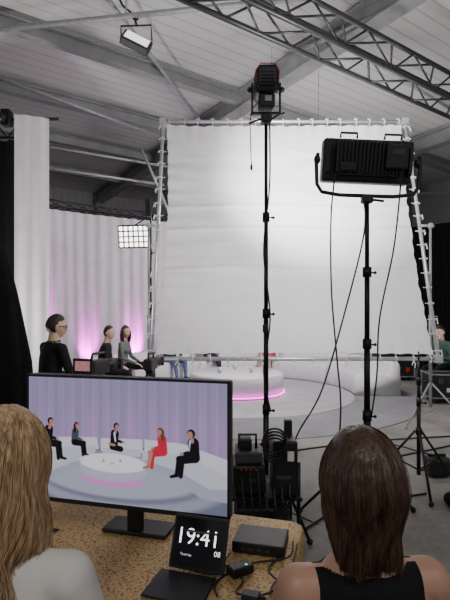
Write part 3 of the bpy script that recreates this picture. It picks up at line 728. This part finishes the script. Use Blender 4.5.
# ------------------------------------------------------------------ light stands
def tripod(mb,x,y,top,spread=.45,r=.017,hub=.55,mi=0,a0=90,secs=3):
    mb.tube((x,y,.12),(x,y,hub+.3),r*1.3,n=12,mi=mi)
    for k in range(secs):
        z0=hub+.25+(top-hub-.25)*k/secs; z1=hub+.25+(top-hub-.25)*(k+1)/secs
        mb.tube((x,y,z0),(x,y,z1),r*(1.1-.15*k),n=12,mi=mi); mb.tube((x,y,z0-.03),(x,y,z0+.04),r*1.6,n=12,mi=mi); mb.tube((x+.02,y-.01,z0),(x+.05,y-.01,z0),.006,mi=mi); mb.sph((x+.055,y-.01,z0),.012,mi,nu=8,nv=6)
    for q in (a0,a0+120,a0+240):
        q=math.radians(q); f=V((x+spread*math.cos(q),y+spread*math.sin(q),.025)); h=V((x+.03*math.cos(q),y+.03*math.sin(q),hub))
        mb.tube(h,f,.011,mi=mi); mb.tube(V((x,y,.16)),h.lerp(f,.55),.008,mi=mi); mb.sph(f,.022,mi,nu=8,nv=6)
    mb.tube((x,y,hub-.03),(x,y,hub+.03),r*2,n=12,mi=mi)
cx_,cy_=.31,3.4
par=empty('studio_spotlight',(cx_,cy_,0))
mb=MB(); tripod(mb,cx_,cy_,2.98,.5,a0=60); mb.build('light_stand',[M_blk2],par)
mb=MB()
RX=Matrix.Rotation(math.radians(8),3,'X')
mb.box((cx_,cy_,3.26),(.18,.22,.18),0,RX,.035,seg=3)
mb.box((cx_,cy_-.115,3.27),(.14,.02,.14),1,RX,.02)
for k in range(5): mb.box((cx_,cy_-.128,3.225+k*.022),(.10,.006,.008),0,RX)
mb.path([(cx_-.08,cy_-.12,3.22),(cx_-.086,cy_-.125,3.30),(cx_-.05,cy_-.13,3.35),(cx_+.05,cy_-.13,3.35),(cx_+.086,cy_-.125,3.30),(cx_+.08,cy_-.12,3.22)],.004,6,2)
mb.path([(cx_-.05,cy_-.03,3.34),(cx_-.05,cy_-.03,3.38),(cx_+.05,cy_-.03,3.38),(cx_+.05,cy_-.03,3.34)],.008,8,0)
mb.tube((cx_,cy_+.11,3.28),(cx_,cy_+.20,3.30),.085,.10,n=24)
for sx in (-1,1): mb.box((cx_+sx*.105,cy_,3.15),(.014,.035,.24),0,bev=.004); mb.sph((cx_+sx*.12,cy_,3.22),.022,0,nu=10,nv=8)
mb.box((cx_,cy_,3.04),(.22,.04,.018),0,bev=.004)
mb.box((cx_,cy_-.03,3.11),(.12,.10,.10),0,bev=.012); mb.box((cx_+.01,cy_-.083,3.12),(.05,.004,.04),3)
mb.box((cx_,cy_-.02,2.99),(.08,.09,.07),0,bev=.012); mb.tube((cx_+.04,cy_,3.0),(cx_+.14,cy_,3.05),.008); mb.tube((cx_-.04,cy_,3.0),(cx_-.13,cy_-.02,2.96),.008)
mb.build('spotlight_head',[M_black,M_dgrey,M_redp,M_alug],par)
light('SPOT','spotlight_beam',(cx_+.03,cy_+.24,3.30),(1.40,6.6,3.55),1900,(1,.97,.94),.12,par,ang=66)
mb=MB()
mb.path(cr_spline([(cx_-.05,cy_-.08,3.1),(cx_-.12,cy_-.09,3.0),(cx_-.12,cy_-.08,2.75),(cx_-.115,cy_-.08,2.62)],8),.004,6); mb.sph((cx_-.115,cy_-.08,2.61),(.01,.01,.025),nu=8,nv=6)
mb.path(cr_spline([(cx_+.02,cy_-.06,3.0),(cx_+.025,cy_-.025,2.5),(cx_-.02,cy_-.03,2.0),(cx_+.028,cy_-.03,1.5),(cx_-.02,cy_-.03,1.1),(cx_+.03,cy_-.05,.8)],10),.006,6)
mb.box((cx_-.01,cy_-.05,1.42),(.04,.03,.06),0,bev=.006); mb.build('power_cable',[M_black],par)
px,py=1.01,3.2
par=empty('studio_panel_light',(px,py,0))
mb=MB(); tripod(mb,px,py,2.33,.5,r=.02,a0=30); mb.build('light_stand',[M_blk2],par)
mb=MB()
Xp=Matrix.Translation(V((px+.0,py,2.61)))@Matrix.Rotation(math.radians(2.5),4,'Y')@Matrix.Rotation(math.radians(8),4,'X')@Matrix.Scale(.96,4)
mb.box((0,.03,0),(.66,.12,.31),0,bev=.02,X=Xp)
mb.box((0,-.055,.01),(.50,.06,.24),0,bev=.02,X=Xp)
for k in range(17): mb.box((-.22+k*.0275,-.092,.01),(.008,.022,.22),0,X=Xp)
mb.box((.18,-.105,.02),(.16,.05,.17),0,bev=.01,X=Xp); mb.box((.18,-.132,.05),(.09,.004,.04),1,X=Xp)
mb.box((-.16,-.10,-.06),(.12,.03,.06),0,bev=.008,X=Xp)
mb.box((0,.1,0),(.60,.012,.26),3,X=Xp)
for sx in (-1,1):
    mb.path([(sx*.22,-.05,.15),(sx*.22,-.05,.185),(sx*.10,-.05,.185),(sx*.10,-.05,.15)],.009,8,0,Xp)
    mb.box((sx*.30,-.05,.0),(.03,.05,.2),0,bev=.008,X=Xp); mb.sph((sx*.37,.0,.0),(.025,.035,.035),0,Xp,10,8)
Xy=Matrix.Translation(V((px,py,2.60)))@Matrix.Rotation(math.radians(2),4,'Y')@Matrix.Diagonal((.96,1,.95,1))
mb.path([(-.365,0,.06),(-.375,0,-.02),(-.365,-.0,-.17),(-.33,0,-.225),(-.2,0,-.245),(.2,0,-.245),(.35,0,-.225),(.385,0,-.17),(.395,0,-.02),(.385,0,.06)],.015,8,0,Xy)
mb.box((px,py,2.345),(.08,.06,.06),0,bev=.01); mb.tube((px+.04,py,2.34),(px+.12,py,2.33),.009)
mb.build('panel_head',[M_black,M_dgrey,M_alug,M_lit],par)
light('AREA','panel_glow',(px+.03,py+.14,2.62),(1.1,6.4,2.9),110,(1,.98,.96),.58,par,sy=.25)
mb=MB()
for P in ([(px-.25,py-.1,2.5),(px-.27,py-.06,2.2),(px-.26,py-.03,1.7),(px-.22,py-.03,1.2),(px-.2,py-.05,.9),(px-.22,py-.1,.5),(px-.15,py-.1,.03),(px-.5,py+.2,.02),(.5,3.3,.02)],
          [(px-.04,py-.05,2.35),(px-.03,py-.03,2.1),(px-.15,py-.03,1.6),(px-.33,py-.05,1.0),(px-.5,py-.1,.72),(.45,3.0,.62)],
          [(px+.2,py-.12,2.5),(px+.17,py-.06,2.0),(px+.08,py-.03,1.5),(px+.06,py-.03,1.1),(px+.02,py-.03,.8)]):
    mb.path(cr_spline(P,10),.006,6)
mb.build('power_cable',[M_black],par)
mb=MB(); tripod(mb,1.70,3.95,1.12,.40,r=.013,hub=.50,a0=20,secs=2); mb.tube((1.70,3.95,1.12),(1.70,3.95,1.2),.008)
mb.build('tripod_stand',[M_blk2])
mb=MB(); mb.box((1.52,4.3,.16),(.14,.1,.3),0,bev=.02)
mb.box((2.0,4.25,.10),(.2,.16,.18),0,bev=.03); mb.tube((1.92,4.25,.2),(2.08,4.25,.2),.012)
mb.path(cr_spline([(1.54,4.28,.3),(1.62,4.2,.3),(1.8,4.2,.25),(1.95,4.24,.2)],8),.006,6)
mb.build('battery_bag',[M_black])
mb=MB()
for sx in (-1,1): mb.sph((1.88+sx*.07,3.52,.06),(.08,.13,.06),nu=16,nv=10)
mb.tube((1.80,3.52,.11),(1.96,3.52,.11),.012); mb.build('sandbag',[M_bdrape])
# equipment cart
par=empty('equipment_cart',(.25,2.9,0)); mb=MB()
for x_ in (.03,.45):
    for y_ in (2.75,3.1): mb.tube((x_,y_,.05),(x_,y_,.62),.012,mi=0); mb.sph((x_,y_,.035),(.02,.035,.035),0,nu=10,nv=8)
for z_ in (.12,.40): mb.box((.24,2.925,z_),(.46,.4,.02),0,bev=.004)
mb.build('cart_frame',[M_blk2],par)
mb=MB()
mb.box((.15,2.9,.50),(.20,.26,.18),0,bev=.015); mb.box((.37,2.88,.58),(.15,.28,.34),0,bev=.015); mb.box((.15,2.9,.63),(.17,.22,.07),1,bev=.01)
mb.box((.40,2.738,.66),(.04,.004,.06),2); mb.box((.36,2.738,.53),(.09,.004,.02),1); mb.box((.17,2.768,.5),(.03,.004,.02),1)
mb.box((.13,2.89,.70),(.08,.10,.07),0,bev=.01); mb.box((.23,2.9,.24),(.34,.3,.2),0,bev=.02); mb.box((.41,2.93,.79),(.05,.05,.1),0,bev=.008)
for k in range(4): mb.tube((.10+k*.03,2.765,.57),(.10+k*.03,2.755,.57),.005,mi=3)
mb.path([(.09,2.9,.66),(.09,2.9,.75),(.2,2.9,.75),(.2,2.9,.66)],.009,8,0)
mb.build('power_units',[M_black,M_dgrey,M_white,M_redp],par)
mb=MB()
for i in range(9):
    a=V((.05+.05*i,2.74+.01*i,.5+.03*(i%4))); b_=V((.1+.04*i,2.70,.25+.02*i)); c_=V((.3-.02*i,2.72,.10))
    mb.path(cr_spline([a,a.lerp(b_,.5)+V((0,-.04,-.05)),b_,c_],6),.006,6)
mb.path([(.30+.07*math.cos(t),2.70+.01*math.sin(3*t),.70+.08*math.sin(t)+.003*t) for t in np.linspace(0,8*pi,90)],.006,6)
mb.build('coiled_cables',[M_black],par)
mb=MB()
for P in ([(.5,3.1,.012),(.9,3.5,.012),(1.4,3.7,.012),(1.7,3.8,.012)],[(1.1,3.3,.012),(1.5,4.5,.012),(2.6,5.2,.012),(4,6,.012)],[(.45,3.2,.012),(.3,4.6,.012),(1.5,5.3,.012),(2.8,5.6,.012)]):
    mb.path(cr_spline(P,12),.009,6)
mb.build('floor_cables',[M_black])
# ------------------------------------------------------------------ hung floodlight, LED panel
par=empty('hanging_floodlight',(-1.16,5.93,5.1)); mb=MB()
Xf=Matrix.Translation(V((-1.16,5.88,5.08)))@Matrix.Rotation(math.radians(14),4,'Z')@Matrix.Rotation(math.radians(20),4,'Y')@Matrix.Rotation(math.radians(-35),4,'X')
mb.box((0,0,0),(.38,.10,.26),0,bev=.015,X=Xf); mb.box((0,-.053,0),(.31,.006,.19),1,X=Xf)
for k in range(9): mb.box((-.14+k*.035,.06,0),(.008,.03,.2),0,X=Xf)
mb.path([(-1.36,5.9,5.12),(-1.37,5.92,5.32),(-.97,5.90,5.32),(-.96,5.9,5.12)],.012,8,0)
mb.path([(-1.16,5.92,5.32),(-1.2,5.93,5.47),(-1.35,5.93,5.6),(-1.5,5.93,5.9)],.015,8,0); mb.sph((-1.18,5.93,5.45),.05,0,nu=10,nv=8)
mb.build('flood_housing',[M_black,M_litlow],par)
par=empty('led_light_panel',(-1.4,7.0,0)); mb=MB()
Xf=Matrix.Translation(V((-1.42,7.0,2.74)))@Matrix.Rotation(math.radians(-8),4,'Z')@Matrix.Rotation(math.radians(10),4,'X')
mb.box((0,.03,0),(.50,.05,.36),0,bev=.01,X=Xf)
for i in range(6):
    for j in range(4): mb.box((-.2+i*.08,.0,-.125+j*.083),(.062,.008,.062),1,X=Xf)
for i in range(7): mb.box((-.24+i*.08,-.015,0),(.006,.05,.34),0,X=Xf)
for j in range(5): mb.box((0,-.015,-.166+j*.083),(.49,.05,.006),0,X=Xf)
mb.build('led_grid',[M_black,M_lit],par)
mb=MB(); tripod(mb,-1.17,7.1,3.35,.45,a0=50)
mb.tube((-1.17,7.1,2.74),(-1.42,7.05,2.74),.014); mb.tube((-1.17,7.1,3.1),(-1.42,7.05,2.92),.01); mb.box((-1.2,7.05,3.2),(.08,.1,.28),0,bev=.01)
mb.build('light_stand',[M_blk2],par)
# cameras
def camcorder(name,x,y,z,rot,vf=True):
    Xm=Matrix.Translation(V((x,y,0)))@Matrix.Rotation(math.radians(rot),4,'Z'); mb=MB()
    mb.box((0,0,z),(.10,.26,.13),0,bev=.015,X=Xm); mb.tube((0,.13,z),(0,.30,z),.045,.055,n=20,X=Xm); mb.box((0,.32,z),(.13,.05,.10),0,bev=.008,X=Xm)
    mb.path([(0,.10,z+.06),(0,.10,z+.12),(0,-.08,z+.12),(0,-.10,z+.06)],.012,8,0,Xm)
    if vf:
        mb.box((-.02,-.19,z+.02),(.20,.02,.14),0,bev=.006,X=Xm); mb.box((-.02,-.2015,z+.025),(.15,.002,.085),1,X=Xm); mb.tube((0,-.12,z+.03),(-.01,-.19,z+.03),.012,X=Xm)
    mb.box((0,0,z-.09),(.08,.12,.05),0,bev=.01,X=Xm); mb.tube((0,-.05,z-.09),(.08,-.42,z-.2),.009,X=Xm)
    for q in (90,210,330):
        q=math.radians(q); mb.tube((.04*math.cos(q),.04*math.sin(q),z-.12),(.45*math.cos(q),.45*math.sin(q),.02),.016,X=Xm)
    mb.sph((0,0,z-.13),.06,0,Xm,12,8)
    mb.build(name,[M_black,M_orange])
camcorder('video_camera',-1.16,4.1,1.05,-18); camcorder('video_camera',-.85,5.15,.96,-8,False)
# ------------------------------------------------------------------ flight cases
def flight(name,c,size,rot):
    Xm=Matrix.Translation(V(c))@Matrix.Rotation(math.radians(rot),4,'Z'); mb=MB(); sx,sy,sz_=size
    mb.box((0,0,sz_/2+.1),(sx,sy,sz_),0,bev=.008,X=Xm)
    for a in (-1,1):
        for b_ in (-1,1):
            mb.box((a*sx/2,b_*sy/2,sz_/2+.1),(.018,.018,sz_+.01),1,X=Xm,bev=.003); mb.box((0,a*sy/2,sz_/2+.1+b_*sz_/2),(sx,.018,.018),1,X=Xm,bev=.003); mb.box((a*sx/2,0,sz_/2+.1+b_*sz_/2),(.018,sy,.018),1,X=Xm,bev=.003)
            mb.sph((a*(sx/2-.08),b_*(sy/2-.08),.05),(.025,.05,.05),2,Xm,10,8); mb.tube((a*(sx/2-.08),b_*(sy/2-.08),.05),(a*(sx/2-.08),b_*(sy/2-.08),.11),.015,mi=2,X=Xm)
            for cc in (-1,1): mb.sph((a*sx/2,b_*sy/2,sz_/2+.1+cc*sz_/2),.022,1,Xm,8,6)
    for k in (-1,1): mb.box((k*sx*.25,-sy/2-.008,sz_*.72+.1),(.08,.012,.08),2,X=Xm,bev=.003)
    mb.box((0,-sy/2-.006,sz_*.35+.1),(.12,.01,.07),3,X=Xm); mb.box((sx*.3,-sy/2-.006,sz_*.3+.1),(.08,.008,.1),4,X=Xm)
    mb.build(name,[M_black,M_alug,M_dgrey,M_white,M_redp])
flight('flight_case',(3.86,7.9,0),(.62,.5,.40),-6); flight('flight_case',(3.95,10.6,0),(.8,.5,.55),4); flight('flight_case',(4.62,7.9,0),(.62,.5,.46),3)
# ------------------------------------------------------------------ added fill lights, hidden from the camera
def fill_lamp(name,loc,e,size=1.2,target=None):
    mb=MB(); mb.box(V(loc)+V((0,0,.06)),(size+.1,size+.1,.06),0,bev=.01)
    for sx in (-1,1): mb.tube(V(loc)+V((sx*size*.4,0,.08)),V((loc[0]+sx*size*.4,loc[1],6.1)),.008)
    o=mb.build(name,[M_alug]); light('AREA','fill_glow',loc,target or (loc[0],loc[1],0),e,(1,.95,.88),size,o)
fill_lamp('added_fill_lamp',(-1.5,-3,5.7),125); fill_lamp('added_fill_lamp',(4.5,-2,5.7),115)  # lamps added behind the camera to fill the foreground
mb=MB(); mb.box((1.2,7.7,4.55),(.9,.5,.12),0,bev=.02); mb.tube((.8,7.7,4.6),(.8,7.7,6.1),.003,n=5); mb.tube((1.6,7.7,4.6),(1.6,7.7,6.1),.003,n=5); o=mb.build('added_stage_fill',[M_black])  # added box, hidden behind the silk, puts white light on stage and curtain
light('AREA','stage_fill_glow',(1.2,7.75,4.47),(-.6,9.6,.8),270,(1,.95,.98),.8,o)
mb=MB(); mb.box((5.3,7.0,.12),(.35,.25,.2),0,bev=.02); o=mb.build('added_roof_fill',[M_black]); light('SPOT','roof_fill_wash',(5.3,7.0,.26),(2.5,7.5,6),360,(1,.98,.96),.2,o,ang=140)  # unseen spot added to brighten the roof, right side
mb=MB(); mb.box((-3.6,5.2,.12),(.35,.25,.2),0,bev=.02); o=mb.build('added_roof_fill',[M_black]); light('SPOT','roof_fill_wash',(-3.6,5.2,.26),(-1.8,7.0,6),530,(1,.98,.96),.2,o,ang=140)  # unseen spot added to brighten the roof, left side
